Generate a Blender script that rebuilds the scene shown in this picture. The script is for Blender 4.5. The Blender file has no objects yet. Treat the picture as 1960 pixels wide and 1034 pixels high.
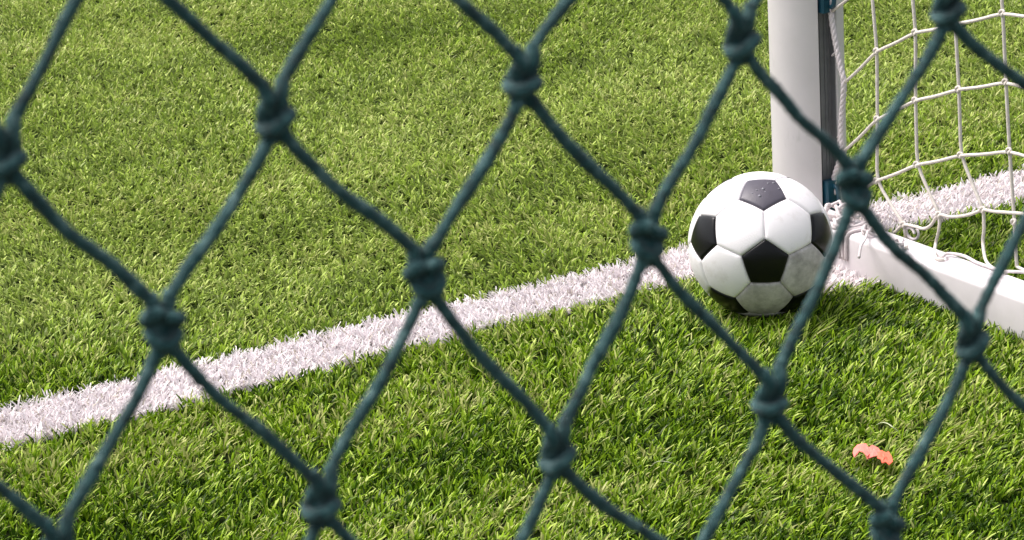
import bpy, math
import numpy as np

rng = np.random.default_rng(11)
scene = bpy.context.scene
COL = scene.collection

# ------------------------------------------------------------------ camera
PITCH, ROLL, YAW, CAM_H = 0.30392, 0.05522, 0.52997, 1.57900   # YAW: direction of the goal line
FPX, CX, CY = 6275.0, 980.0, 517.0                               # focal length and centre of the 1960x1034 photo
F = np.array([0, math.cos(PITCH), -math.sin(PITCH)])
_R = np.array([1.0, 0, 0]); _D = np.array([0, -math.sin(PITCH), -math.cos(PITCH)])
CR = _R * math.cos(ROLL) + _D * math.sin(ROLL)                   # picture right
CD = -_R * math.sin(ROLL) + _D * math.cos(ROLL)                  # picture down
EYE = np.array([0, 0, CAM_H])
cam = bpy.data.cameras.new("camera"); cam_o = bpy.data.objects.new("camera", cam); COL.objects.link(cam_o)
from mathutils import Matrix
M = Matrix.Identity(4)
for i in range(3):
    M[i][0], M[i][1], M[i][2], M[i][3] = CR[i], -CD[i], -F[i], EYE[i]
cam_o.matrix_world = M
cam.sensor_width = 36; cam.lens = FPX / 1960 * 36
cam.clip_start = 0.05; cam.clip_end = 2000
cam.dof.use_dof = True; cam.dof.focus_distance = 4.95; cam.dof.aperture_fstop = 48
scene.camera = cam_o

# ------------------------------------------------------------------ world, sun, exposure
SUN_EL, SUN_AZ = math.radians(62), math.radians(-70)    # azimuth from +Y, negative = to the left of the view
w = bpy.data.worlds.new("World"); scene.world = w; w.use_nodes = True
nt = w.node_tree; nt.nodes.clear()
sky = nt.nodes.new("ShaderNodeTexSky"); sky.sky_type = 'NISHITA'; sky.sun_disc = False
sky.sun_elevation = SUN_EL; sky.sun_rotation = SUN_AZ
sky.air_density = 1.0; sky.dust_density = 4.0; sky.ozone_density = 1.0
hs = nt.nodes.new("ShaderNodeHueSaturation"); hs.inputs['Saturation'].default_value = 0.35
bg = nt.nodes.new("ShaderNodeBackground"); bg.inputs['Strength'].default_value = 0.12
wo = nt.nodes.new("ShaderNodeOutputWorld")
nt.links.new(sky.outputs[0], hs.inputs['Color']); nt.links.new(hs.outputs[0], bg.inputs[0]); nt.links.new(bg.outputs[0], wo.inputs[0])
sun = bpy.data.lights.new("sun", 'SUN'); sun.energy = 2.4; sun.angle = math.radians(36); sun.color = (1.0, 0.925, 0.90)
sun_o = bpy.data.objects.new("sun", sun); COL.objects.link(sun_o)
from mathutils import Vector
sd = Vector((math.sin(SUN_AZ) * math.cos(SUN_EL), math.cos(SUN_AZ) * math.cos(SUN_EL), math.sin(SUN_EL)))
sun_o.rotation_euler = sd.to_track_quat('Z', 'Y').to_euler()
scene.view_settings.view_transform = 'Standard'; scene.view_settings.look = 'None'
scene.view_settings.gamma = 1.0; scene.view_settings.exposure = 0.85

# ------------------------------------------------------------------ helpers
def ray(x, y): return F + CR * (x - CX) / FPX + CD * (y - CY) / FPX
def on_z(x, y, z):
    d = ray(x, y); return EYE + d * ((z - CAM_H) / d[2])
def on_plane(x, y, p, n):
    d = ray(x, y); return EYE + d * (((np.asarray(p) - EYE) @ n) / (d @ n))

def tag(o, label, cat, group=None, kind=None):
    if label: o["label"] = label
    if cat: o["category"] = cat
    if group: o["group"] = group
    if kind: o["kind"] = kind
    return o
def thing(name, loc, label, cat, group=None):
    o = bpy.data.objects.new(name, None); COL.objects.link(o); o.location = tuple(loc); o.empty_display_size = 0.05
    return tag(o, label, cat, group)
def link(name, me, mat, parent=None, smooth=True, loc=None):
    me.materials.clear()
    for m in (mat if isinstance(mat, (list, tuple)) else [mat]): me.materials.append(m)
    if smooth: me.polygons.foreach_set('use_smooth', np.ones(len(me.polygons), bool))
    o = bpy.data.objects.new(name, me); COL.objects.link(o)
    if parent is not None:
        o.parent = parent
    if loc is not None: o.location = tuple(loc)
    return o
def base_of(o):
    """world location of a thing (sum over parents; no rotations are used)"""
    v = np.zeros(3)
    while o is not None:
        v += np.array(o.location); o = o.parent
    return v
def mesh(name, V, Fc, uv=None):
    me = bpy.data.meshes.new(name)
    me.from_pydata([tuple(map(float, v)) for v in V], [], [tuple(map(int, f)) for f in Fc])
    if uv is not None:
        l = me.uv_layers.new(name="UVMap")
        li = np.zeros(len(me.loops), int); me.loops.foreach_get('vertex_index', li)
        l.data.foreach_set('uv', np.asarray(uv, float)[li].ravel())
    me.update(); return me

class MB:
    def __init__(s): s.V, s.F, s.U, s.n = [], [], [], 0
    def add(s, V, Fc, uv=None):
        V = np.asarray(V, float)
        s.V.append(V); s.F += [tuple(i + s.n for i in f) for f in Fc]
        s.U.append(np.zeros((len(V), 2)) if uv is None else np.asarray(uv, float)); s.n += len(V)
    def build(s, name, mat, parent=None, smooth=True):
        V = np.concatenate(s.V)
        if parent is not None: V = V - base_of(parent)
        return link(name, mesh(name, V, s.F, np.concatenate(s.U)), mat, parent, smooth)
    def tube(s, P, r, sides=10, cap=True, flat=1.0, up=None, rough=0.0):
        P = np.asarray(P, float); n = len(P)
        T = np.gradient(P, axis=0); T /= np.linalg.norm(T, axis=1)[:, None] + 1e-12
        a = np.array([0, 0, 1.0]) if up is None else np.asarray(up, float)
        if abs(T[0] @ a) > .95: a = np.array([1.0, 0, 0])
        N = a - T[0] * (a @ T[0]); N /= np.linalg.norm(N)
        rr = np.broadcast_to(np.asarray(r, float), (n,))
        L = np.r_[0, np.cumsum(np.linalg.norm(np.diff(P, axis=0), axis=1))]
        V, U = [], []
        ang = np.linspace(0, 2 * math.pi, sides, endpoint=False)
        for k in range(n):
            N = N - T[k] * (N @ T[k]); N /= np.linalg.norm(N) + 1e-12
            B = np.cross(T[k], N)
            jit = 1 + (rng.normal(0, rough, sides)[:, None] if rough else 0)
            V.append(P[k] + jit * rr[k] * (np.cos(ang)[:, None] * N * flat + np.sin(ang)[:, None] * B))
            U.append(np.c_[ang / (2 * math.pi), np.full(sides, L[k] / (2 * math.pi * max(rr.max(), 1e-6)))])
        Fc = []
        for k in range(n - 1):
            for j in range(sides):
                j2 = (j + 1) % sides
                Fc.append((k * sides + j, k * sides + j2, (k + 1) * sides + j2, (k + 1) * sides + j))
        if cap:
            Fc.append(tuple(range(sides - 1, -1, -1))); Fc.append(tuple((n - 1) * sides + j for j in range(sides)))
        s.add(np.concatenate(V), Fc, np.concatenate(U)); return s

def spline(P, step=6):
    """Catmull-Rom through points"""
    P = np.asarray(P, float)
    if len(P) < 3: return np.linspace(P[0], P[-1], step + 1)
    Q = np.vstack([2 * P[0] - P[1], P, 2 * P[-1] - P[-2]]); out = []
    for i in range(1, len(Q) - 2):
        for t in np.arange(step) / step:
            a, b, c, d = Q[i - 1], Q[i], Q[i + 1], Q[i + 2]
            out.append(.5 * (2 * b + (c - a) * t + (2 * a - 5 * b + 4 * c - d) * t * t + (-a + 3 * b - 3 * c + d) * t ** 3))
    out.append(Q[-2]); return np.array(out)

# ------------------------------------------------------------------ materials
def mat_new(name):
    m = bpy.data.materials.new(name); m.use_nodes = True
    return m, m.node_tree, m.node_tree.nodes["Principled BSDF"]
def noise(nt, scale, detail=4, vec=None, rough=.6):
    n = nt.nodes.new("ShaderNodeTexNoise"); n.inputs['Scale'].default_value = scale
    n.inputs['Detail'].default_value = detail; n.inputs['Roughness'].default_value = rough
    if vec is not None: nt.links.new(vec, n.inputs['Vector'])
    return n
def ramp(nt, src, stops):
    r = nt.nodes.new("ShaderNodeValToRGB"); e = r.color_ramp.elements
    while len(e) > 1: e.remove(e[-1])
    for i, (p, c) in enumerate(stops):
        el = e[0] if i == 0 else e.new(p)
        el.position = p; el.color = (*c, 1)
    nt.links.new(src, r.inputs[0]); return r
def bump(nt, src, bsdf, strength, dist):
    b = nt.nodes.new("ShaderNodeBump"); b.inputs['Strength'].default_value = strength; b.inputs['Distance'].default_value = dist
    nt.links.new(src, b.inputs['Height']); nt.links.new(b.outputs[0], bsdf.inputs['Normal'])
def objcoord(nt):
    t = nt.nodes.new("ShaderNodeTexCoord"); return t.outputs['Object']

def mottled(name, c0, c1, scale, rough, bstr=0.0, bscale=200, bdist=.001, spec=.5):
    m, nt, b = mat_new(name); o = objcoord(nt)
    r = ramp(nt, noise(nt, scale, 5, o).outputs['Fac'], [(.3, c0), (.7, c1)])
    nt.links.new(r.outputs[0], b.inputs['Base Color']); b.inputs['Roughness'].default_value = rough
    b.inputs['Specular IOR Level'].default_value = spec
    if bstr: bump(nt, noise(nt, bscale, 3, o).outputs['Fac'], b, bstr, bdist)
    return m

def scuffed(name, c0, c1, scuff, scale, rough):
    """painted metal with a few grey rub marks and grass smears"""
    m, nt, b = mat_new(name); o = objcoord(nt)
    r = ramp(nt, noise(nt, scale, 5, o).outputs['Fac'], [(.3, c0), (.7, c1)])
    mp = nt.nodes.new("ShaderNodeMapping"); mp.inputs['Scale'].default_value = (1, 1, .45); nt.links.new(o, mp.inputs[0])
    sc_ = ramp(nt, noise(nt, 22, 8, mp.outputs[0], .75).outputs['Fac'], [(.60, (0, 0, 0)), (.70, (.55, .55, .55))])
    mx = nt.nodes.new("ShaderNodeMixRGB"); nt.links.new(sc_.outputs[0], mx.inputs[0]); nt.links.new(r.outputs[0], mx.inputs[1]); mx.inputs[2].default_value = (*scuff, 1)
    nt.links.new(mx.outputs[0], b.inputs['Base Color']); b.inputs['Roughness'].default_value = rough
    bump(nt, noise(nt, 70, 3, o).outputs['Fac'], b, .12, .001)
    return m
M_PAINT = scuffed("white_paint", (.62, .59, .59), (.70, .66, .665), (.46, .45, .43), 9, .40)
M_BAR = scuffed("bar_paint", (.66, .615, .63), (.76, .71, .725), (.44, .43, .38), 14, .42)
M_CHANNEL = mottled("channel_metal", (.15, .15, .155), (.21, .21, .215), 30, .45)
M_CLIP = mottled("teal_plastic", (.004, .045, .075), (.006, .065, .10), 40, .4)
M_CORD = mottled("net_cord", (.60, .54, .48), (.74, .68, .62), 120, .75, .5, 700, .0008)
M_LACE = mottled("lacing_cord", (.60, .54, .54), (.76, .69, .69), 160, .8, .6, 800, .001)
M_SOIL = mottled("infill", (.010, .014, .004), (.030, .042, .010), 55, .9)
M_PINK = mottled("pink_paper", (.82, .20, .165), (.88, .26, .21), 90, .9, spec=.1)
M_CORAL = mottled("coral_paper", (.82, .145, .085), (.88, .19, .12), 90, .9, spec=.1)
M_STRAW = mottled("dry_fibre", (.40, .44, .24), (.55, .57, .38), 150, .6)
M_DROP = mottled("droplet", (.07, .07, .08), (.22, .21, .25), 300, .3)

def rope_material():
    m, nt, b = mat_new("green_rope")
    uv = nt.nodes.new("ShaderNodeUVMap").outputs[0]
    o = objcoord(nt)
    hs = []
    for sgn in (1, -1):
        mp = nt.nodes.new("ShaderNodeMapping"); nt.links.new(uv, mp.inputs[0])
        mp.inputs['Rotation'].default_value = (0, 0, sgn * math.radians(38))
        wv = nt.nodes.new("ShaderNodeTexWave"); wv.inputs['Scale'].default_value = 4.5; wv.inputs['Distortion'].default_value = 2.5
        wv.inputs['Detail'].default_value = 2
        nt.links.new(mp.outputs[0], wv.inputs[0]); hs.append(wv.outputs['Fac'])
    mx = nt.nodes.new("ShaderNodeMath"); mx.operation = 'MAXIMUM'; nt.links.new(hs[0], mx.inputs[0]); nt.links.new(hs[1], mx.inputs[1])
    nz = noise(nt, 1500, 3, o)
    ad = nt.nodes.new("ShaderNodeMath"); ad.operation = 'ADD'; nt.links.new(mx.outputs[0], ad.inputs[0]); nt.links.new(nz.outputs['Fac'], ad.inputs[1])
    r = ramp(nt, noise(nt, 220, 4, o).outputs['Fac'], [(.33, (.003, .036, .038)), (.55, (.020, .110, .111)), (.73, (.16, .29, .285))])
    nt.links.new(r.outputs[0], b.inputs['Base Color'])
    b.inputs['Roughness'].default_value = .55; b.inputs['Specular IOR Level'].default_value = .28
    b.inputs['Sheen Weight'].default_value = .18; b.inputs['Sheen Roughness'].default_value = .5
    bump(nt, ad.outputs[0], b, .8, .0008)
    return m
M_ROPE = rope_material()

def panel_material(name, c, rough, dirt, spec=.5):
    m, nt, b = mat_new(name); o = objcoord(nt)
    n1 = noise(nt, 26, 7, o, .7); n2 = noise(nt, 60, 4, o)
    mm = nt.nodes.new("ShaderNodeMath"); mm.operation = 'MULTIPLY_ADD'
    nt.links.new(n2.outputs['Fac'], mm.inputs[0]); mm.inputs[1].default_value = .25; nt.links.new(n1.outputs['Fac'], mm.inputs[2])
    d = tuple(x * (1 - dirt) for x in c) if dirt < .9 else c
    r = ramp(nt, mm.outputs[0], [(.42, (d[0], d[1] * .985, d[2] * .95)), (.62 if dirt < .3 else .80, c)])
    nt.links.new(r.outputs[0], b.inputs['Base Color'])
    b.inputs['Roughness'].default_value = rough; b.inputs['Specular IOR Level'].default_value = spec
    v = nt.nodes.new("ShaderNodeTexVoronoi"); v.inputs['Scale'].default_value = 420; nt.links.new(o, v.inputs['Vector'])
    bump(nt, v.outputs['Distance'], b, .12, .0008)
    return m
M_WHITE = panel_material("white_leather", (.87, .835, .85), .48, .16)
M_DIRT_SHADE = panel_material("soiled_shaded_leather", (.68, .64, .63), .6, .66)  # serves real dirt and the underside shade painted into the lowest panel
M_BLACK = panel_material("black_leather", (.005, .005, .006), .30, .3, .28)

M_SKY_SHEEN = panel_material("sky_sheen_black_leather", (.075, .068, .088), .42, .2, .4)  # grey-lilac base colour imitates sky reflected on the black panel

def blade_material(name, gloss=.10, trans=.35):
    m = bpy.data.materials.new(name); m.use_nodes = True; nt = m.node_tree; nt.nodes.clear()
    at = nt.nodes.new("ShaderNodeAttribute"); at.attribute_name = "Col"
    df = nt.nodes.new("ShaderNodeBsdfDiffuse"); tr = nt.nodes.new("ShaderNodeBsdfTranslucent"); gl = nt.nodes.new("ShaderNodeBsdfGlossy")
    gl.inputs['Roughness'].default_value = .5; gl.inputs['Color'].default_value = (1, .98, .72, 1)
    nt.links.new(at.outputs['Color'], df.inputs[0]); nt.links.new(at.outputs['Color'], tr.inputs[0])
    m1 = nt.nodes.new("ShaderNodeMixShader"); m1.inputs[0].default_value = trans
    nt.links.new(df.outputs[0], m1.inputs[1]); nt.links.new(tr.outputs[0], m1.inputs[2])
    lw = nt.nodes.new("ShaderNodeFresnel"); lw.inputs[0].default_value = 1.42
    mu = nt.nodes.new("ShaderNodeMath"); mu.operation = 'MULTIPLY'; mu.inputs[1].default_value = gloss * 10
    nt.links.new(lw.outputs[0], mu.inputs[0])
    m2 = nt.nodes.new("ShaderNodeMixShader"); nt.links.new(mu.outputs[0], m2.inputs[0])
    nt.links.new(m1.outputs[0], m2.inputs[1]); nt.links.new(gl.outputs[0], m2.inputs[2])
    out = nt.nodes.new("ShaderNodeOutputMaterial"); nt.links.new(m2.outputs[0], out.inputs[0])
    return m
M_BLADE = blade_material("turf_blade", .004, .28)
M_WBLADE = blade_material("white_turf_blade", .01, .30)

# ------------------------------------------------------------------ layout
LD = np.array([math.cos(YAW), math.sin(YAW), 0])       # along the goal line (picture right, away)
PD = np.array([math.sin(YAW), -math.cos(YAW), 0])      # away from the field, towards the camera
POST = on_z(1553, 437, .02) * np.array([1, 1, 0])
POST_R = .060
LINE_W = .140
BAR_H, BAR_W = .070, .062
BALL_R = .110
_d = ray(1456, 468); BALL = EYE + _d * ((.1155 - CAM_H) / _d[2])
b0 = on_z(1663, 467, BAR_H)
BAR_OFF = (b0 - POST) @ LD                              # offset of the bar's outer edge from the post axis
print("bar outer edge offset", BAR_OFF, "ball", BALL, "post", POST)

# ------------------------------------------------------------------ ground
gm = mesh("ground", [(-60, -20, 0), (60, -20, 0), (60, 120, 0), (-60, 120, 0)], [(0, 1, 2, 3)])
m, nt, b = mat_new("ground_turf"); o = objcoord(nt)
r = ramp(nt, noise(nt, 45, 8, o, .7).outputs['Fac'], [(.35, (.006, .010, .002)), (.55, (.015, .026, .004)), (.75, (.04, .06, .01))])
nt.links.new(r.outputs[0], b.inputs['Base Color']); b.inputs['Roughness'].default_value = .95; b.inputs['Specular IOR Level'].default_value = .05
ground = link("ground", gm, m, smooth=False); ground["kind"] = "structure"

# ------------------------------------------------------------------ turf blades
def field(x, y, seed, sc):
    """smooth pseudo-noise in -1..1 from a few sines"""
    g = np.random.default_rng(seed); v = np.zeros_like(x); tot = 0
    for k in range(7):
        a = g.uniform(0, 2 * math.pi); f = sc * (1.45 ** k) * g.uniform(.8, 1.2); amp = .8 ** k
        v += amp * np.sin(f * (x * math.cos(a) + y * math.sin(a)) + g.uniform(0, 6.28)); tot += amp
    return np.clip(v / tot * 1.6, -1, 1)

def line_coord(x, y): return (x - POST[0]) * PD[0] + (y - POST[1]) * PD[1]
EDGE = lambda x, y: .006 * field(x, y, 5, 9.0)
def tufts(density, region, white):
    """tuft centres inside a region function, spread at a given density per square metre"""
    x0, x1, y0, y1, keep = region
    st = 1 / math.sqrt(density)
    gx_, gy_ = np.meshgrid(np.arange(x0, x1, st), np.arange(y0, y1, st))
    x = gx_.ravel() + rng.uniform(-.75, .75, gx_.size) * st; y = gy_.ravel() + rng.uniform(-.75, .75, gx_.size) * st
    k = keep(x, y)
    lv = line_coord(x, y) + EDGE(x, y); lu = (x - POST[0]) * LD[0] + (y - POST[1]) * LD[1]
    # the painted line, and the patch of white turf beside the foot of the post
    lc = (np.abs(lv) < LINE_W / 2) | ((lv > 0) & (lv < .285 + .5 * (lu + .08)) & (lu > -.21) & (lu < .0))
    return x[k & (lc == white)], y[k & (lc == white)]

def half_w(y):            # half width of the visible strip at distance y
    return .165 * np.hypot(y, 1.5)
near = lambda x, y: (np.abs(x + .06) < half_w(y) + .12) & (y > 3.65) & (y < 7.7)
wide = lambda x, y: (~near(x, y)) & (np.abs(x) < half_w(y) + .85)

def blade_mesh(name, tx, ty, per, white, mat, wmul=1.0):
    n = len(tx) * per
    x = np.repeat(tx, per); y = np.repeat(ty, per)
    tv = np.repeat(rng.normal(0, 1, len(tx)), per)      # each tuft has its own tone and height
    phi0 = rng.uniform(0, 6.283, n)
    rad = np.sqrt(rng.uniform(0, 1, n)) * .0080
    ox, oy = np.cos(phi0) * rad, np.sin(phi0) * rad
    rx, ry = x + ox, y + oy
    # keep roots out of the post and the base bar
    u = (rx - POST[0]) * LD[0] + (ry - POST[1]) * LD[1]; v = (rx - POST[0]) * PD[0] + (ry - POST[1]) * PD[1]
    ok = (np.hypot(u, v) > POST_R + .002) & ~((v > 0) & (u > BAR_OFF - .003) & (u < BAR_OFF + BAR_W + .003))
    # blades close along the bar get trimmed by it: fewer there
    x, y, ox, oy, rx, ry, tv, u, v = (q[ok] for q in (x, y, ox, oy, rx, ry, tv, u, v)); n = len(rx)
    # lean: outward fan + patchy nap + the nap brushed to the right in the near right corner
    f1 = field(rx, ry, 1, 5.0); f2 = field(rx, ry, 2, 5.0)
    wr = 1 / (1 + np.exp(-((rx * 1.1 - (ry - 4.55) * 1.0) - .05) * 7))
    lx = ox / .0080 * .75 + f1 * .35 + wr * .45 + rng.normal(0, .30, n)
    ly = oy / .0080 * .75 + f2 * .35 + wr * .20 + rng.normal(0, .30, n)
    h = rng.uniform(.014, .026, n) * (1 + .10 * field(rx, ry, 3, 14) + .09 * tv) * (.86 if white else .94)
    h = h * (1 + .40 * (np.hypot(rx - BALL[0], ry - BALL[1]) < .15) + .30 * (np.abs(v - .5) < .5) * (np.abs(u - BAR_OFF) < .03))   # blades stand up round the ball and along the bar
    wd = rng.uniform(.0021, .0034, n) * wmul
    worn_backlit = 1 / (1 + np.exp((v + .22 + .25 * field(rx, ry, 12, 2.6)) * 9))       # trodden pitch side of the line; its paler colour paints in backlight
    worn_backlit = np.zeros(n) if white else worn_backlit * (1 + .25 * field(rx, ry, 13, 4.5))
    h = h * (1 - .12 * worn_backlit); wd = wd * (1 + .15 * worn_backlit)
    kink = rng.uniform(0, 1, n) < .22 + .30 * worn_backlit
    ll = np.hypot(lx, ly)
    cap = np.minimum(1, 1.35 / np.maximum(ll, 1e-6)); lx *= cap; ly *= cap; ll = np.hypot(lx, ly)
    s = 1 / np.sqrt(1 + (.75 * ll) ** 2)                      # leaning blades stay the same length
    th = np.arctan2(ly, lx) + math.pi / 2 + rng.normal(0, .8, n)
    tw = rng.normal(0, .7, n)
    rows = np.array([0, .38, .72, 1.0]); V = np.zeros((n, 8, 3), np.float32)
    for k, t in enumerate(rows):
        lat = h * s * t ** 1.6
        z = h * s * (t - np.where(kink, .42, .10) * t ** 3)
        cx = rx + lx * lat; cy = ry + ly * lat
        a = th + tw * t; hw = wd * .5 * (1.0, 1.0, .92, .5)[k]
        dx, dy = np.cos(a) * hw, np.sin(a) * hw
        V[:, 2 * k, 0] = cx - dx; V[:, 2 * k, 1] = cy - dy; V[:, 2 * k, 2] = z
        V[:, 2 * k + 1, 0] = cx + dx; V[:, 2 * k + 1, 1] = cy + dy; V[:, 2 * k + 1, 2] = z + np.sin(tw) * hw * .4 * t
    P = V.reshape(-1, 3)
    # press down what lies under the ball
    d = P - BALL; dist = np.linalg.norm(d, axis=1); ins = dist < BALL_R + .0015
    hd = np.hypot(d[:, 0], d[:, 1])
    zmax = BALL[2] - np.sqrt(np.maximum((BALL_R + .0015) ** 2 - hd ** 2, 0))
    P[ins, 2] = np.maximum(np.minimum(P[ins, 2], zmax[ins]), .001)
    # push tips out of the post and the bar
    u = (P[:, 0] - POST[0]) * LD[0] + (P[:, 1] - POST[1]) * LD[1]; v = (P[:, 0] - POST[0]) * PD[0] + (P[:, 1] - POST[1]) * PD[1]
    e0, e1 = BAR_OFF - .002, BAR_OFF + BAR_W + .002
    inb = (v > 0) & (u > e0) & (u < e1)
    mv = np.where(u < (e0 + e1) / 2, e0 - u, e1 - u) * inb
    P[:, 0] += LD[0] * mv; P[:, 1] += LD[1] * mv
    rr = np.hypot(u, v); inp = (rr < POST_R + .002) & ~inb
    q = np.where(inp, (POST_R + .002) / np.maximum(rr, 1e-5) - 1, 0)
    P[:, 0] += (LD[0] * u + PD[0] * v) * q; P[:, 1] += (LD[1] * u + PD[1] * v) * q
    # colour of each blade
    g = rng.uniform(0, 1, n)
    if white:
        c = np.array([.88, .82, .84]) * (1 - .22 * (g[:, None] ** 3))
        old = rng.uniform(0, 1, n) < .05; c[old] = [.55, .50, .42]
    else:
        pal = np.array([[.022, .057, .004], [.102, .195, .008], [.260, .402, .021], [.492, .610, .125], [.385, .41, .135]])
        pt = field(rx, ry, 8, 9.0) * .21 + field(rx, ry, 9, 2.6) * .12
        q = np.clip(g + .11 * tv + pt + .10 * worn_backlit, 0, .999)
        cut = np.array([.24, .56, .84, .955, 1.0])
        idx = np.searchsorted(cut, q); c = pal[idx] * rng.uniform(.8, 1.2, n)[:, None]
        backlit_mix = np.clip(worn_backlit, 0, 1.2)[:, None] * .36; c = c * (1 - backlit_mix) + backlit_mix * np.array([.43, .51, .15])  # pale tint puts the backlit look of the pitch side into the colour
    me = bpy.data.meshes.new(name)
    me.vertices.add(n * 8); me.vertices.foreach_set('co', P.astype(np.float32).ravel())
    b8 = (np.arange(n) * 8)[:, None]
    quads = np.concatenate([b8 + np.array([2 * k, 2 * k + 1, 2 * k + 3, 2 * k + 2]) for k in range(3)], axis=1).astype(np.int32).ravel()
    nq = n * 3
    me.loops.add(nq * 4); me.loops.foreach_set('vertex_index', quads)
    me.polygons.add(nq); me.polygons.foreach_set('loop_start', np.arange(nq, dtype=np.int32) * 4)
    me.polygons.foreach_set('use_smooth', np.ones(nq, bool))
    ca = me.color_attributes.new("Col", 'FLOAT_COLOR', 'POINT')
    cc = np.ones((n * 8, 4), np.float32); cc[:, :3] = np.repeat(c, 8, axis=0); ca.data.foreach_set('color', cc.ravel())
    me.update()
    o = bpy.data.objects.new(name, me); COL.objects.link(o); me.materials.append(mat)
    return o

R_NEAR = (-1.5, 1.5, 3.6, 7.7, near); R_WIDE = (-2.6, 2.6, 3.2, 9.2, wide)
PER = 13
gx, gy = tufts(3500, R_NEAR, False); hx, hy = tufts(1100, R_WIDE, False)
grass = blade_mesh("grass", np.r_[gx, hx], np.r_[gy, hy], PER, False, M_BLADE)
tag(grass, "short green artificial turf blades covering the pitch", "grass", kind="stuff")
gx, gy = tufts(6800, R_NEAR, True); hx, hy = tufts(2600, R_WIDE, True)
wline = blade_mesh("white_line_grass", np.r_[gx, hx], np.r_[gy, hy], PER, True, M_WBLADE)
tag(wline, "white turf blades forming the goal line across the pitch", "pitch line", kind="stuff")
print("blades", len(grass.data.vertices) // 8, len(wline.data.vertices) // 8)

# ------------------------------------------------------------------ goal frame
goal = thing("football_goal", POST, "white metal goal frame with round upright and square base bar on the turf", "goal frame")
def ring(R, a0, a1, n): return [(R * math.sin(a), R * math.cos(a)) for a in np.linspace(a0, a1, n)]   # (along LD, along PD)
SLOT = .0165; SA = math.asin(SLOT / POST_R)
prof = ring(POST_R, SA + .03, 2 * math.pi - SA - .03, 72)
z0 = POST_R * math.cos(SA)
prof += [(-SLOT, z0 - .0025), (-SLOT, z0 - .018), (SLOT, z0 - .018), (SLOT, z0 - .0025)]
def extrude(prof, z_a, z_b, base, ax=LD, ay=PD):
    n = len(prof); V = [base + ax * p[0] + ay * p[1] + np.array([0, 0, z]) for z in (z_a, z_b) for p in prof]
    Fc = [(i, (i + 1) % n, n + (i + 1) % n, n + i) for i in range(n)] + [tuple(range(n - 1, -1, -1)), tuple(range(n, 2 * n))]
    return V, Fc
def shade_auto(o, deg=35):
    me = o.data; me.polygons.foreach_set('use_smooth', np.ones(len(me.polygons), bool))
    try: me.set_sharp_from_angle(angle=math.radians(deg))
    except Exception: pass
POST_TOP = 2.0
mb = MB(); mb.add(*extrude(prof, 0.004, POST_TOP, POST)); post_o = mb.build("post", M_PAINT, goal); shade_auto(post_o)
# ribbed metal channel lining the slot
c0 = z0 - .0175
cp = [(-.0160, z0 - .004), (-.0148, z0 - .004), (-.0148, c0 + .002), (-.006, c0 + .002), (-.006, c0 + .0035), (-.0045, c0 + .0035), (-.0045, c0 + .002),
      (.003, c0 + .002), (.003, c0 + .0035), (.0046, c0 + .0035), (.0046, c0 + .002), (.009, c0 + .002), (.009, c0 + .0035), (.0106, c0 + .0035), (.0106, c0 + .002),
      (.0148, c0 + .002), (.0148, z0 - .004), (.0160, z0 - .004), (.0160, c0), (-.0160, c0)]
mb = MB(); mb.add(*extrude(cp, .006, POST_TOP - .002, POST)); ch = mb.build("net_channel", M_CHANNEL, goal); shade_auto(ch, 20)

# net clips in the channel: a foot in the slot and a hooked finger outside
def clip(zc):
    mb = MB()
    foot = [(-.0135, c0 + .011), (.0135, c0 + .011), (.0135, z0 + .003), (.011, z0 + .007), (-.011, z0 + .007), (-.0135, z0 + .003)]
    mb.add(*extrude(foot, zc - .027, zc + .027, POST))
    o = mb.build("net_clip", M_CLIP, goal, smooth=False)
    mb = MB(); base = POST + PD * (z0 + .005)
    pts = [base + np.array([0, 0, zc + .018]), base + PD * .010 + np.array([0, 0, zc + .016]), base + PD * .014 + np.array([0, 0, zc + .002]),
           base + PD * .013 + np.array([0, 0, zc - .012]), base + PD * .006 + np.array([0, 0, zc - .018])]
    mb.tube(spline(pts, 6), .0036, 10); mb.build("hook", M_CLIP, o)
    return o
back_n = PD
for (px, py) in ((1590, -10), (1600, 374), (1588, -520)):
    p = on_plane(px, py, POST + PD * POST_R, back_n); clip(p[2])

# base bar: rounded box profile with a lacing groove along its top
def bar_profile():
    r = .009; pts = []
    for (cx, cz, a0) in ((BAR_OFF + BAR_W - r, r, -90), (BAR_OFF + BAR_W - r, BAR_H - r, 0)):
        pts += [(cx + r * math.cos(math.radians(a0 + t)), cz + r * math.sin(math.radians(a0 + t))) for t in np.linspace(0, 90, 7)]
    g1, g2 = BAR_OFF + BAR_W * .68, BAR_OFF + BAR_W * .48
    pts += [(g1, BAR_H), (g1 - .001, BAR_H - .004), (g2 + .001, BAR_H - .004), (g2, BAR_H)]
    for (cx, cz, a0) in ((BAR_OFF + r, BAR_H - r, 90), (BAR_OFF + r, r, 180)):
        pts += [(cx + r * math.cos(math.radians(a0 + t)), cz + r * math.sin(math.radians(a0 + t))) for t in np.linspace(0, 90, 7)]
    return pts
bp = bar_profile(); n = len(bp); BAR_S, BAR_L = POST_R - .012, 1.25
V = [POST + LD * p[0] + PD * s + np.array([0, 0, p[1] + .003]) for s in (BAR_S, BAR_L) for p in bp]
Fc = [(i, (i + 1) % n, n + (i + 1) % n, n + i) for i in range(n)] + [tuple(range(n - 1, -1, -1)), tuple(range(n, 2 * n))]
mb = MB(); mb.add(V, Fc); bar_o = mb.build("base_bar", M_BAR, goal); shade_auto(bar_o, 30)
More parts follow.
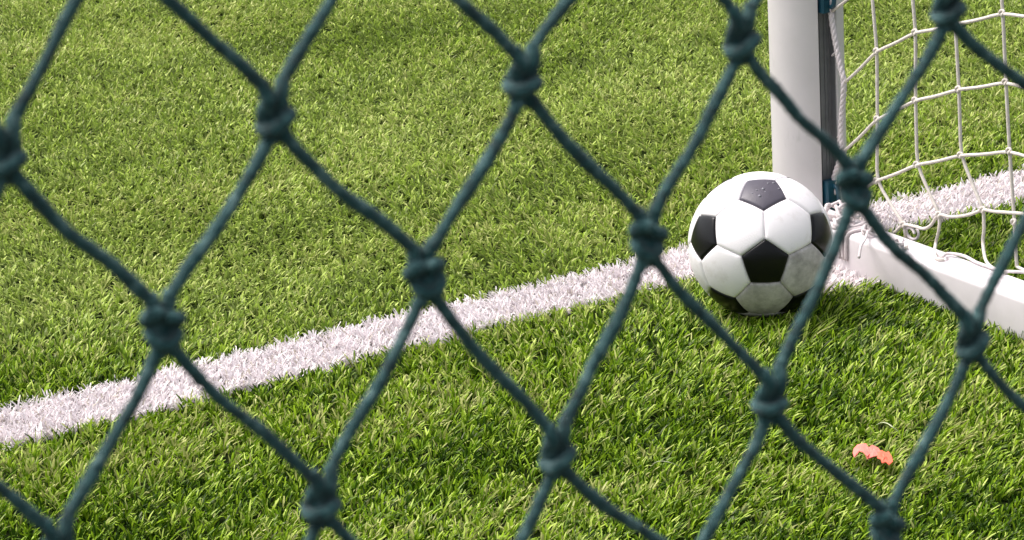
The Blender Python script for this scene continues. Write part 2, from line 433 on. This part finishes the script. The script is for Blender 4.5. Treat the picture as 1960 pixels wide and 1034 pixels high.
# welded sleeve where the bar meets the post
bp2 = [((p[0] - BAR_OFF - BAR_W / 2) * 1.07 + BAR_OFF + BAR_W / 2, (p[1] - .035) * 1.06 + .035) for p in bp]
V = [POST + LD * p[0] + PD * s + np.array([0, 0, p[1] + .003]) for s in (POST_R - .02, POST_R + .062) for p in bp2]
mb = MB(); mb.add(V, Fc); sl = mb.build("corner_sleeve", M_BAR, goal); shade_auto(sl, 30)

# ------------------------------------------------------------------ side net of the goal
NETP = POST + LD * .004
NP = lambda x, y: on_plane(x, y, NETP, LD)
net = thing("goal_net", POST + PD * .1, "white square mesh cord net tied along the post and base bar", "goal net")
CR_ = .0027
Kn = {}     # (row, col) -> 3-D knot
img = {(2, 0): (1618, 157), (2, 1): (1677, 98), (2, 2): (1751, 62), (2, 3): (1827, 46), (2, 4): (1918, 25),
       (3, 0): (1617, 288), (3, 1): (1678, 228), (3, 2): (1751, 192), (3, 3): (1834, 171), (3, 4): (1924, 157),
       (4, 0): (1634, 368), (4, 1): (1677, 346), (4, 2): (1754, 315), (4, 3): (1838, 297), (4, 4): (1931, 289),
       (5, 1): (1729, 430), (5, 2): (1797, 411), (5, 3): (1881, 402)}
for k, p in img.items(): Kn[k] = NP(*p)
def ext(a, b): return 2 * a - b
MS = .112
for rr_ in (2, 3, 4):
    for cc_ in range(5, 9): Kn[(rr_, cc_)] = Kn[(rr_, cc_ - 1)] + PD * MS * (1.0) + np.array([0, 0, .012 if rr_ == 2 else .004])
for cc_ in range(4, 9):
    Kn[(5, cc_)] = Kn[(4, cc_)] + np.array([0, 0, -.108]) + PD * .01
for rr_ in range(1, -8, -1):
    for cc_ in range(0, 9):
        Kn[(rr_, cc_)] = Kn[(rr_ + 1, cc_)] + np.array([0, 0, MS]) - PD * (.012 if 0 < cc_ < 5 else 0) * (rr_ > -3)
Kn[(1, 0)] = NP(1591, 23)
ROW5 = spline([NP(*p) for p in ((1712, 446), (1729, 431), (1752, 434), (1768, 438), (1782, 431), (1797, 412), (1818, 415), (1840, 414), (1862, 409), (1881, 402), (1902, 405), (1930, 407), (1957, 409))], 5)
def cord(name, P, r=CR_, sides=8, m=M_CORD):
    mb = MB(); mb.tube(P, r, sides); return mb.build(name, m, net)
def soften(P, step=5):
    """straight runs between knots with a slight sag and rounded corners"""
    P = np.asarray(P); out = []
    for a, b in zip(P[:-1], P[1:]):
        for t in np.arange(step) / step:
            q = a + (b - a) * t; q = q + np.array([0, 0, -.0022 * math.sin(math.pi * t)]) ; out.append(q)
    out.append(P[-1]); out = np.array(out)
    out[1:-1] = out[1:-1] * .6 + (out[:-2] + out[2:]) * .2
    return out
for rr_ in range(-7, 5):
    cs = range(0, 9)
    cord("mesh_cord", soften([Kn[(rr_, c)] for c in cs]))
cord("mesh_cord", np.vstack([ROW5, soften([ROW5[-1], Kn[(5, 5)], Kn[(5, 6)], Kn[(5, 7)], Kn[(5, 8)]])[1:]]))
BT = BAR_H + .003 + CR_
onbar = lambda x, y, dz=0: on_z(x, y, BT + dz)
tails = {1: [Kn[(5, 1)], NP(1731, 446), NP(1734, 462), onbar(1733, 476)],
         2: [Kn[(5, 2)], NP(1796, 438), NP(1789, 470), onbar(1788, 488), onbar(1794, 497), onbar(1806, 497)],
         3: [Kn[(5, 3)], NP(1882, 438), NP(1880, 466), onbar(1886, 500), onbar(1902, 515), onbar(1925, 523)]}
for c in range(1, 9):
    P = soften([Kn[(r_, c)] for r_ in range(-7, 6)])
    if c in tails: P = np.vstack([P, spline(tails[c], 6)[1:]])
    else: P = np.vstack([P, spline([Kn[(5, c)], Kn[(5, c)] - [0, 0, .06] + PD * .004, Kn[(5, c)] * [1, 1, 0] + [0, 0, BT] + PD * .01, Kn[(5, c)] * [1, 1, 0] + [0, 0, BT - .001] + PD * .05], 5)[1:]])
    # verticals pass a cord's width behind the horizontals
    cord("mesh_cord", P + LD * .0015)
for (r_, c), p in Kn.items():
    if c == 0 or r_ < 1 or c > 5: continue
    mb = MB()
    t = np.linspace(0, 2 * math.pi * 1.0, 13)
    loop = p - LD * .0005 + np.outer(np.sin(t) * .0042, PD + np.array([0, 0, .35])) + np.outer(np.cos(t) * .0040, np.array([0, 0, 1.0])) + np.outer(np.sin(2 * t) * .0012, LD)
    mb.tube(loop, .0022, 7); mb.build("net_knot", M_CORD, net)
# thick twisted edge rope along the post
def twisted(P, R, strands=3, pitch=.030, r=None):
    P = np.asarray(P); L = np.r_[0, np.cumsum(np.linalg.norm(np.diff(P, axis=0), axis=1))]
    T = np.gradient(P, axis=0); T /= np.linalg.norm(T, axis=1)[:, None]
    mb = MB()
    N = np.cross(T, LD); N /= np.linalg.norm(N, axis=1)[:, None]; B = np.cross(T, N)
    for k in range(strands):
        a = 2 * math.pi * (L / pitch + k / strands)
        mb.tube(P + (np.cos(a)[:, None] * N + np.sin(a)[:, None] * B) * R * .40, r or R * .66, 7)
    return mb
edge = [(1590, -130), (1588, -60), (1590, 12), (1591, 30), (1596, 62), (1602, 95), (1608, 125), (1615, 155), (1614, 185), (1611, 220), (1610, 255), (1611, 285), (1606, 312), (1597, 340), (1599, 372)]
EP = spline([NP(*p) for p in edge], 10)
twisted(EP, .0048).build("edge_rope", M_LACE, net)
up_edge = spline([EP[0] + np.array([0, 0, z]) + PD * .008 * math.sin(z * 17) for z in np.linspace(1.1, 0, 14)], 6)
twisted(up_edge, .0048).build("edge_rope", M_LACE, net)
# frayed fibres on the edge rope
for (px, py) in ((1593, 40), (1597, 72), (1592, 105), (1602, 262), (1603, 270)):
    q = NP(px, py); near_i = np.argmin(np.linalg.norm(EP - q, axis=1))
    mb = MB(); mb.tube(spline([EP[near_i], (EP[near_i] + q) / 2 + [0, 0, .002], q - [0, 0, .002]], 4), [.0018] * 8 + [.0008], 6); mb.build("frayed_end", M_LACE, net)

# lacing along the base bar
def lace(P, r=.0026, name="lacing_cord", step=6):
    mb = MB(); mb.tube(spline(P, step), r, 8); return mb.build(name, M_LACE, net)
lace([onbar(1802, 493, .001), onbar(1812, 486, .002), onbar(1832, 487, .003), onbar(1850, 492, .002), onbar(1868, 502, .001), onbar(1890, 510, .001), onbar(1915, 519), onbar(1935, 520, .003), onbar(1962, 522, .003), onbar(1990, 530), onbar(2040, 548), onbar(2100, 570)])
# curl standing above the bar where the first tail is tied
ctr = NP(1741, 448); t = np.linspace(.3, 2 * math.pi * 1.15, 20)
lace(list(ctr + np.outer(np.cos(t) * .0125, PD) + np.outer(np.sin(t) * .0095, np.array([0, 0, 1.0])) + np.outer(t * .0012, LD)), .0024)
# wraps tying the net round the bar
def wrap(s, tilt, r=.0026, tails=True):
    """one turn of cord round the bar at distance s from the post"""
    o0, o1 = BAR_OFF - r, BAR_OFF + BAR_W + r; zt = BAR_H + .003 + r
    P = [POST + LD * u + PD * (s + tilt * k) + np.array([0, 0, z]) for k, (u, z) in enumerate(((o0, .030), (o0, BAR_H - .012), (o0 + .006, zt - .001), ((o0 + o1) / 2, zt), (o1 - .006, zt - .001), (o1, BAR_H - .014), (o1, .028)))]
    return lace(P, r, step=5)
for s_, tl in ((.112, .0030), (.120, -.0016), (.187, .004), (.196, -.0036), (.203, .001)):
    wrap(s_, tl)
# small knots and loose ends on top of the wraps
def tangle(px, py, rad, turns, dz, r=.0027, seed=0):
    g = np.random.default_rng(seed); c = onbar(px, py, dz); t = np.linspace(0, 2 * math.pi * turns, int(9 * turns))
    P = c + np.outer(np.cos(t) * rad * (1 + .3 * np.sin(1.7 * t)), LD) + np.outer(np.sin(t) * rad * .8, PD) + np.outer(np.sin(1.3 * t + 1) * rad * .55, np.array([0, 0, 1.0])) + g.normal(0, rad * .12, (len(t), 3))
    lace(list(P), r, "lacing_knot", 4)
tangle(1661, 440, .009, 2.2, .008, seed=1); tangle(1718, 468, .010, 2.4, .006, seed=2)
tangle(1600, 402, .016, 2.0, .012, seed=3); tangle(1618, 408, .018, 2.3, .014, seed=4); tangle(1612, 428, .013, 2.0, .008, seed=5)
lace([onbar(1661, 442, .008), onbar(1656, 458, .004), onbar(1652, 470, .002) - LD * .004, onbar(1650, 478) - LD * .006 - np.array([0, 0, .012])], .0022)
lace([onbar(1720, 470, .006), onbar(1728, 486, .004), onbar(1740, 500, .0)], .0022)

# ------------------------------------------------------------------ football
phi = (1 + 5 ** .5) / 2
def cyc(v):
    out = set()
    for sx in (1, -1):
        for sy in (1, -1):
            for sz in (1, -1):
                q = (v[0] * sx, v[1] * sy, v[2] * sz)
                for k in range(3): out.add(tuple(round(q[(i + k) % 3], 6) + 0.0 for i in range(3)))
    return out
TI = set()
for bse in ((0, 1, 3 * phi), (1, 2 + phi, 2 * phi), (phi, 2, 2 * phi + 1)): TI |= cyc(bse)
TI = np.array(sorted(TI)); TI /= np.linalg.norm(TI, axis=1)[:, None]
PENT = np.array(sorted(cyc((0, 1, phi)))); PENT /= np.linalg.norm(PENT, axis=1)[:, None]
import itertools
HEX = np.array([a + b_ + c_ for a, b_, c_ in itertools.combinations(PENT, 3) if min(a @ b_, b_ @ c_, a @ c_) > .4]); HEX /= np.linalg.norm(HEX, axis=1)[:, None]
assert len(HEX) == 20
RB = np.array([[-0.9978, -0.0395, -0.0526], [-0.0235, 0.9609, -0.2759], [0.0614, -0.2741, -0.9597]])
vz = EYE - BALL; vz /= np.linalg.norm(vz); vx = CR - vz * (CR @ vz); vx /= np.linalg.norm(vx); vy = np.cross(vz, vx)
B2W = np.c_[vx, vy, vz] @ RB
ball = thing("football", BALL - np.array([0, 0, BALL_R]), "scuffed black and white leather football resting on the turf in front of the post", "football")
BC = np.array([0, 0, BALL_R])
def panel(c, k, nsub=14):
    idx = np.argsort(-(TI @ c))[:k]; P = TI[idx]
    e1 = P[0] - c * (P[0] @ c); e1 /= np.linalg.norm(e1); e2 = np.cross(c, e1)
    P = P[np.argsort(np.arctan2(P @ e2, P @ e1))]
    key, V, Fc = {}, [], []
    cen = P.mean(0)
    def vert(q, tt):
        kk = tuple(np.round(q, 6))
        if kk not in key:
            d = q / np.linalg.norm(q)
            rad = BALL_R * (1 - .030 * math.exp(-tt / .040) - .006 * (1 - tt) ** 3)
            key[kk] = len(V); V.append(BC + B2W @ d * rad)
        return key[kk]
    for i in range(k):
        a, b_ = P[i], P[(i + 1) % k]
        # rows from the edge (t=0) to the centre (t=1), finer near the seam
        ts = 1 - np.linspace(1, 0, nsub + 1) ** .75 if False else np.linspace(0, 1, nsub + 1) ** 1.6
        grid = []
        for t in ts:
            m_ = nsub
            row = []
            for j in range(m_ + 1):
                s_ = j / m_; q = (a * (1 - s_) + b_ * s_) * (1 - t) + cen * t
                row.append(vert(q, t))
            grid.append(row)
        for r0, r1 in zip(grid[:-1], grid[1:]):
            for j in range(nsub):
                f = [r0[j], r0[j + 1], r1[j + 1], r1[j]]; g = []
                for v_ in f:
                    if v_ not in g: g.append(v_)
                if len(g) >= 3: Fc.append(tuple(g))
    return np.array(V), Fc
def view_dir(zx, zy):       # point on the ball from its place in the enlarged photo crop
    u_ = ((1280 + zx / 2.872) - 1456) / 139.0; v_ = -((300 + zy / 2.872) - 468) / 139.0
    return np.c_[vx, vy, vz] @ np.array([u_, v_, math.sqrt(max(0, 1 - u_ * u_ - v_ * v_))])
soiled_shaded = [view_dir(755, 640), view_dir(530, 790), np.array([0, 0, -1.0])]  # straight-down entry paints shade under the ball; the others are real dirt
top_pent = None
for c in HEX:
    wc = B2W @ c
    V, Fc = panel(c, 6); dirt_shade = max(wc @ s for s in soiled_shaded) > .93
    mb = MB(); mb.add(V + base_of(ball), Fc); o = mb.build("hexagon_panel", M_DIRT_SHADE if dirt_shade else M_WHITE, ball)
    if dirt_shade: o["label"] = "white panel low on the ball, grey with dirt, the lowest with painted shade"
for c in PENT:
    wc = B2W @ c
    V, Fc = panel(c, 5)
    mb = MB(); mb.add(V + base_of(ball), Fc); o = mb.build("pentagon_panel", M_BLACK, ball)
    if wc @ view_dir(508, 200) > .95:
        top_pent = o; o.data.materials[0] = M_SKY_SHEEN; o["label"] = "black pentagon on top of the ball, sky reflection painted grey"
if top_pent:
    for (zx, zy, r_) in ((484, 190, .0020), (519, 183, .0031), (500, 221, .0029), (545, 152, .0022), (575, 150, .0026), (603, 182, .0018), (460, 206, .0016), (530, 200, .0015)):
        d = view_dir(zx, zy); e1 = np.cross(d, vx); e1 /= np.linalg.norm(e1); e2 = np.cross(d, e1)
        V = [d * (BALL_R + r_ * .55) + BALL]; Fc = []
        for k, (rr_, hh) in enumerate(((.45, .48), (.8, .28), (1.0, -.15))):
            V += [BALL + d * (BALL_R * .9975 + r_ * hh) + r_ * rr_ * (e1 * math.cos(a) + e2 * math.sin(a)) for a in np.linspace(0, 2 * math.pi, 12, endpoint=False)]
        Fc += [(0, 1 + i, 1 + (i + 1) % 12) for i in range(12)]
        for k in range(2): Fc += [(1 + 12 * k + i, 13 + 12 * k + i, 13 + 12 * k + (i + 1) % 12, 1 + 12 * k + (i + 1) % 12) for i in range(12)]
        mb = MB(); mb.add(V, Fc); mb.build("droplet", M_DROP, top_pent)

# ------------------------------------------------------------------ litter on the turf
def sheet(outline_px, z, name, m, parent, thick=.0012, seed=0, amp=.0015):
    g = np.random.default_rng(seed)
    P = np.array([on_z(x, y, z) for x, y in outline_px]); c = P.mean(0)
    n_ = len(P)
    rings = [c[None]] + [c + (P - c) * t for t in (.35, .7, 1.0)]
    T = np.vstack(rings)
    rel = T - c; T[:, 2] += amp * np.sin(rel[:, 0] * 210 + seed) * 1.0 + g.normal(0, amp * .25, len(T)) + rel[:, 0] * .0
    Bm = T - np.array([0, 0, thick]); N_ = len(T)
    Fc = []
    for off, flip in ((0, False), (N_, True)):
        fs = [(off, off + 1 + i, off + 1 + (i + 1) % n_) for i in range(n_)]
        for k in range(2): fs += [(off + 1 + n_ * k + i, off + 1 + n_ * (k + 1) + i, off + 1 + n_ * (k + 1) + (i + 1) % n_, off + 1 + n_ * k + (i + 1) % n_) for i in range(n_)]
        Fc += [f[::-1] if flip else f for f in fs]
    s0 = 1 + 2 * n_
    Fc += [(s0 + i, N_ + s0 + i, N_ + s0 + (i + 1) % n_, s0 + (i + 1) % n_) for i in range(n_)]
    mb = MB(); mb.add(np.vstack([T, Bm]), Fc); return mb.build(name, m, parent, smooth=False)
sc0 = on_z(1670, 870, .026)
scrap = thing("paper_scrap", sc0, "small torn coral pink scrap of three joined flakes lying on the turf", "scrap")
sheet([(1632, 864), (1634, 857), (1641, 852), (1650, 851), (1658, 849), (1662, 857), (1665, 868), (1660, 875), (1652, 868), (1644, 864), (1638, 867), (1635, 873)], .029, "flake", M_PINK, scrap, seed=1)
sheet([(1657, 856), (1664, 858), (1669, 853), (1681, 855), (1687, 864), (1686, 873), (1679, 872), (1671, 875), (1660, 877), (1655, 868)], .027, "flake", M_PINK, scrap, seed=2)
fl = sheet([(1680, 868), (1688, 862), (1695, 865), (1701, 863), (1707, 872), (1709, 881), (1702, 889), (1696, 884), (1688, 888), (1686, 881), (1679, 878)], .028, "flake", M_CORAL, scrap, seed=3)
fl["label"] = "darker coral flake at the right end of the scrap"
def fibre(px, name, label, r=.0013):
    P = [on_z(x, y, z) for x, y, z in px]
    mb = MB(); mb.tube(spline(P, 6), r, 8, flat=.5); o = mb.build(name, M_STRAW)
    tag(o, label, "fibre", "loose pale fibres on the turf"); return o
fibre([(1679, 813, .020), (1689, 809, .029), (1699, 811, .030), (1709, 818, .028), (1719, 826, .018)], "loose_fibre", "pale dry curled fibre on the turf just above the pink scrap", .0013)
fibre([(1246, 893, .018), (1256, 885, .029), (1268, 883, .031), (1284, 886, .029), (1301, 893, .016)], "loose_fibre", "pale arched fibre on the turf between two green net ropes, left of the pink scrap", .0010)

# ------------------------------------------------------------------ foreground fence net
NF = np.array([-math.sin(YAW), math.cos(YAW), 0])
FP0 = EYE + ray(980, 517) * .9
FPT = lambda x, y: on_plane(x, y, FP0, NF)
fence = thing("fence_net", FP0 * np.array([1, 1, 0]), "dark green knotted rope fence net hanging close in front of the camera", "fence net")
RR = .00178; KR = .00255
du, dz_ = .0742, .0555
FK = {}
fimg = {(0, 0): (10, 292), (0, 1): (526, 215), (0, 2): (1003, 147), (0, 3): (1420, 68), (0, 4): (1816, 8),
        (1, 0): (312, 622), (1, 1): (815, 525), (1, 2): (1240, 455), (1, 3): (1637, 355),
        (2, 0): (112, 1052), (2, 1): (617, 955), (2, 2): (1067, 862), (2, 3): (1477, 760), (2, 4): (1861, 645),
        (3, 3): (1697, 1010)}
fimg = {k: FPT(*v) for k, v in fimg.items()}
# (row, col): odd rows are shifted half a mesh to the right of even rows; measured columns are mapped onto that grid
grid = {}
A0 = {(0, c): fimg[(0, c)] for c in range(5)}
A0.update({(1, c): fimg[(1, c)] for c in range(4)})
A0.update({(2, 0 + c): fimg[(2, c)] for c in range(5)})
A0[(3, 3)] = fimg[(3, 3)]; A0[(-1, 0)] = FPT(203, -160); A0[(-1, 1)] = FPT(720, -200); A0[(-1, 2)] = FPT(1235, -245); A0[(-1, 3)] = FPT(1620, -250)
# regular estimate for the rest
Z_UP = np.array([0, 0, 1.0])
def est(r_, c):
    if r_ % 2 == 0:
        base = fimg[(0, 1)] if r_ <= 0 else fimg[(2, 1)]; rr0 = 0 if r_ <= 0 else 2
        ush = (c - 1) * du
    else:
        base = fimg[(1, 1)]; rr0 = 1; ush = (c - 1) * du
    return base + LD * (ush + .0030 * (r_ - rr0)) - Z_UP * dz_ * (r_ - rr0)
jr = np.random.default_rng(4)
def knot_at(r_, c):
    if (r_, c) in A0: return A0[(r_, c)]
    if (r_, c) not in grid: grid[(r_, c)] = est(r_, c) + LD * jr.normal(0, .0007) + Z_UP * jr.normal(0, .0007)
    return grid[(r_, c)]
KN_H = .0084           # half height of a knot
def rope_path(a, b, side):
    """from knot a (upper) down to knot b; side = -1 goes down-left, +1 goes down-right"""
    p0 = a + LD * side * KR * .92 - Z_UP * KN_H * .80; p1 = b - LD * side * KR * .95 + Z_UP * KN_H * .80
    ch_ = p1 - p0; L_ = np.linalg.norm(ch_); dn = ch_ / L_
    t0 = dn * .82 - Z_UP * .26; t1 = dn * 1.0 - Z_UP * .04
    t = np.linspace(0, 1, 60)[:, None]
    h00, h10, h01, h11 = 2 * t ** 3 - 3 * t ** 2 + 1, t ** 3 - 2 * t ** 2 + t, -2 * t ** 3 + 3 * t ** 2, t ** 3 - t ** 2
    return h00 * p0 + h10 * t0 * L_ + h01 * p1 + h11 * t1 * L_
def add_rope(mb, r_, c, side):
    a = knot_at(r_, c)
    if r_ % 2 == 0: tgt = (r_ + 1, c - 1 if side < 0 else c)
    else: tgt = (r_ + 1, c if side < 0 else c + 1)
    P = rope_path(a, knot_at(*tgt), side)
    rad = RR * (1 + .07 * np.sin(np.linspace(0, 9, len(P)) + c * 1.7 + r_) + jr.normal(0, .035, len(P)))
    q = np.linspace(0, 1, len(P)); env = np.sin(np.pi * q)
    P = P + np.outer(env * np.sin(q * jr.uniform(7, 12) + jr.uniform(0, 6)) * RR * jr.uniform(.08, .28), LD) + np.outer(env * np.sin(q * jr.uniform(5, 9) + jr.uniform(0, 6)) * RR * .18, Z_UP)
    mb.tube(P, rad * jr.uniform(.93, 1.06), 14, rough=.07)
def add_knot(mb, r_, c):
    k = knot_at(r_, c); front = -NF; typ = r_ % 2 == 0
    ca, sa, sz_ = math.cos(jr.normal(0, .13)), 0, jr.uniform(.93, 1.07); sa = math.sqrt(1 - ca * ca) * (1 if jr.uniform() < .5 else -1)
    jit = {}
    def L3(u, z, d):
        big = min(1, max(0, (2.6 - abs(z)) / 1.2))          # the ends stay on the ropes, the middle is free to differ
        u, z = (u * (1 - big) + (u * ca - z * sa) * big) , (z * (1 - big) + (u * sa + z * ca) * sz_ * big)
        return L3_(u, z, d)
    def L3_(u, z, d): return k + LD * u * KR + Z_UP * z * KR * 1.08 + front * d * KR
    mb.tube(np.array([L3(0, 1.5, -.75), L3(0, .5, -1.0), L3(0, -.7, -1.0), L3(0, -1.7, -.75)]), KR * .95, 12, rough=.05)
    if typ:
        # the upper ropes dive behind a collar that goes round the knot low down
        for s_ in (-1, 1):
            mb.tube(spline([L3(1.20 * s_, 3.1, .05), L3(.90 * s_, 2.1, .40), L3(.62 * s_, 1.15, .35), L3(.50 * s_, .1, -.55), L3(.52 * s_, -1.0, -.60), L3(.72 * s_, -2.0, -.25), L3(.98 * s_, -3.0, 0)], 6), KR * np.linspace(.80, .84, 37), 12, rough=.05)
        t = np.linspace(0, 2 * math.pi, 29)
        loop = np.array([L3(1.50 * math.cos(a), -.95 + .36 * math.cos(a) + .16 * math.sin(2 * a), 1.25 * math.sin(a) - .1) for a in t])
        mb.tube(loop, KR * .80, 12, cap=False, rough=.05)
        mb.tube(spline([L3(-1.35, -.6, -.7), L3(-1.30, .5, -.2), L3(-.95, 1.1, -.1)], 6), KR * .6, 10)
        mb.tube(spline([L3(1.35, -.4, -.7), L3(1.30, .6, -.2), L3(.95, 1.2, -.1)], 6), KR * .6, 10)
    else:
        for s_ in (-1, 1):
            mb.tube(spline([L3(1.15 * s_, 3.0, 0), L3(.85 * s_, 2.0, -.2), L3(.58 * s_, .9, -.55), L3(.50 * s_, -.4, -.55), L3(.55 * s_, -1.5, .05), L3(.95 * s_, -3.0, 0)], 6), KR * .82, 12, rough=.05)
        mb.tube(spline([L3(-1.0, .2, -.8), L3(-1.78, 1.0, .1), L3(-1.15, 1.55, 1.0), L3(-.25, 1.05, .15), L3(.75, .75, .75), L3(1.72, .35, .2), L3(1.1, -.2, -.8)], 6), KR * .80, 12, rough=.05)
        mb.tube(spline([L3(-1.2, -.3, -.6), L3(-1.32, -1.1, .4), L3(-.55, -1.65, .90), L3(.5, -1.6, .90), L3(1.28, -1.05, .3), L3(1.15, -.2, -.6)], 6), KR * .76, 12, rough=.05)
ROWS_V, COLS_V = range(-1, 4), range(-1, 6)
bigm = MB()
for r_ in range(-7, 10):
    for c in range(-8, 15):
        inside = r_ in ROWS_V and c in COLS_V
        kp = knot_at(r_, c); d = kp - EYE; zz = d @ F
        ix, iy = CX + FPX * (d @ CR) / zz, CY + FPX * (d @ CD) / zz
        if inside and -420 < ix < 2380 and -460 < iy < 1300:
            if -80 < ix < 2040 and -90 < iy < 1110:
                mb = MB(); add_knot(mb, r_, c); mb.build("knot", M_ROPE, fence)
            else: add_knot(bigm, r_, c)
            for s_ in (-1, 1):
                mb = MB(); add_rope(mb, r_, c, s_); mb.build("rope", M_ROPE, fence)
        else:
            add_knot(bigm, r_, c)
            for s_ in (-1, 1): add_rope(bigm, r_, c, s_)
o = bigm.build("outer_netting", M_ROPE, fence); o["kind"] = "stuff"
print("objects", len(bpy.data.objects))
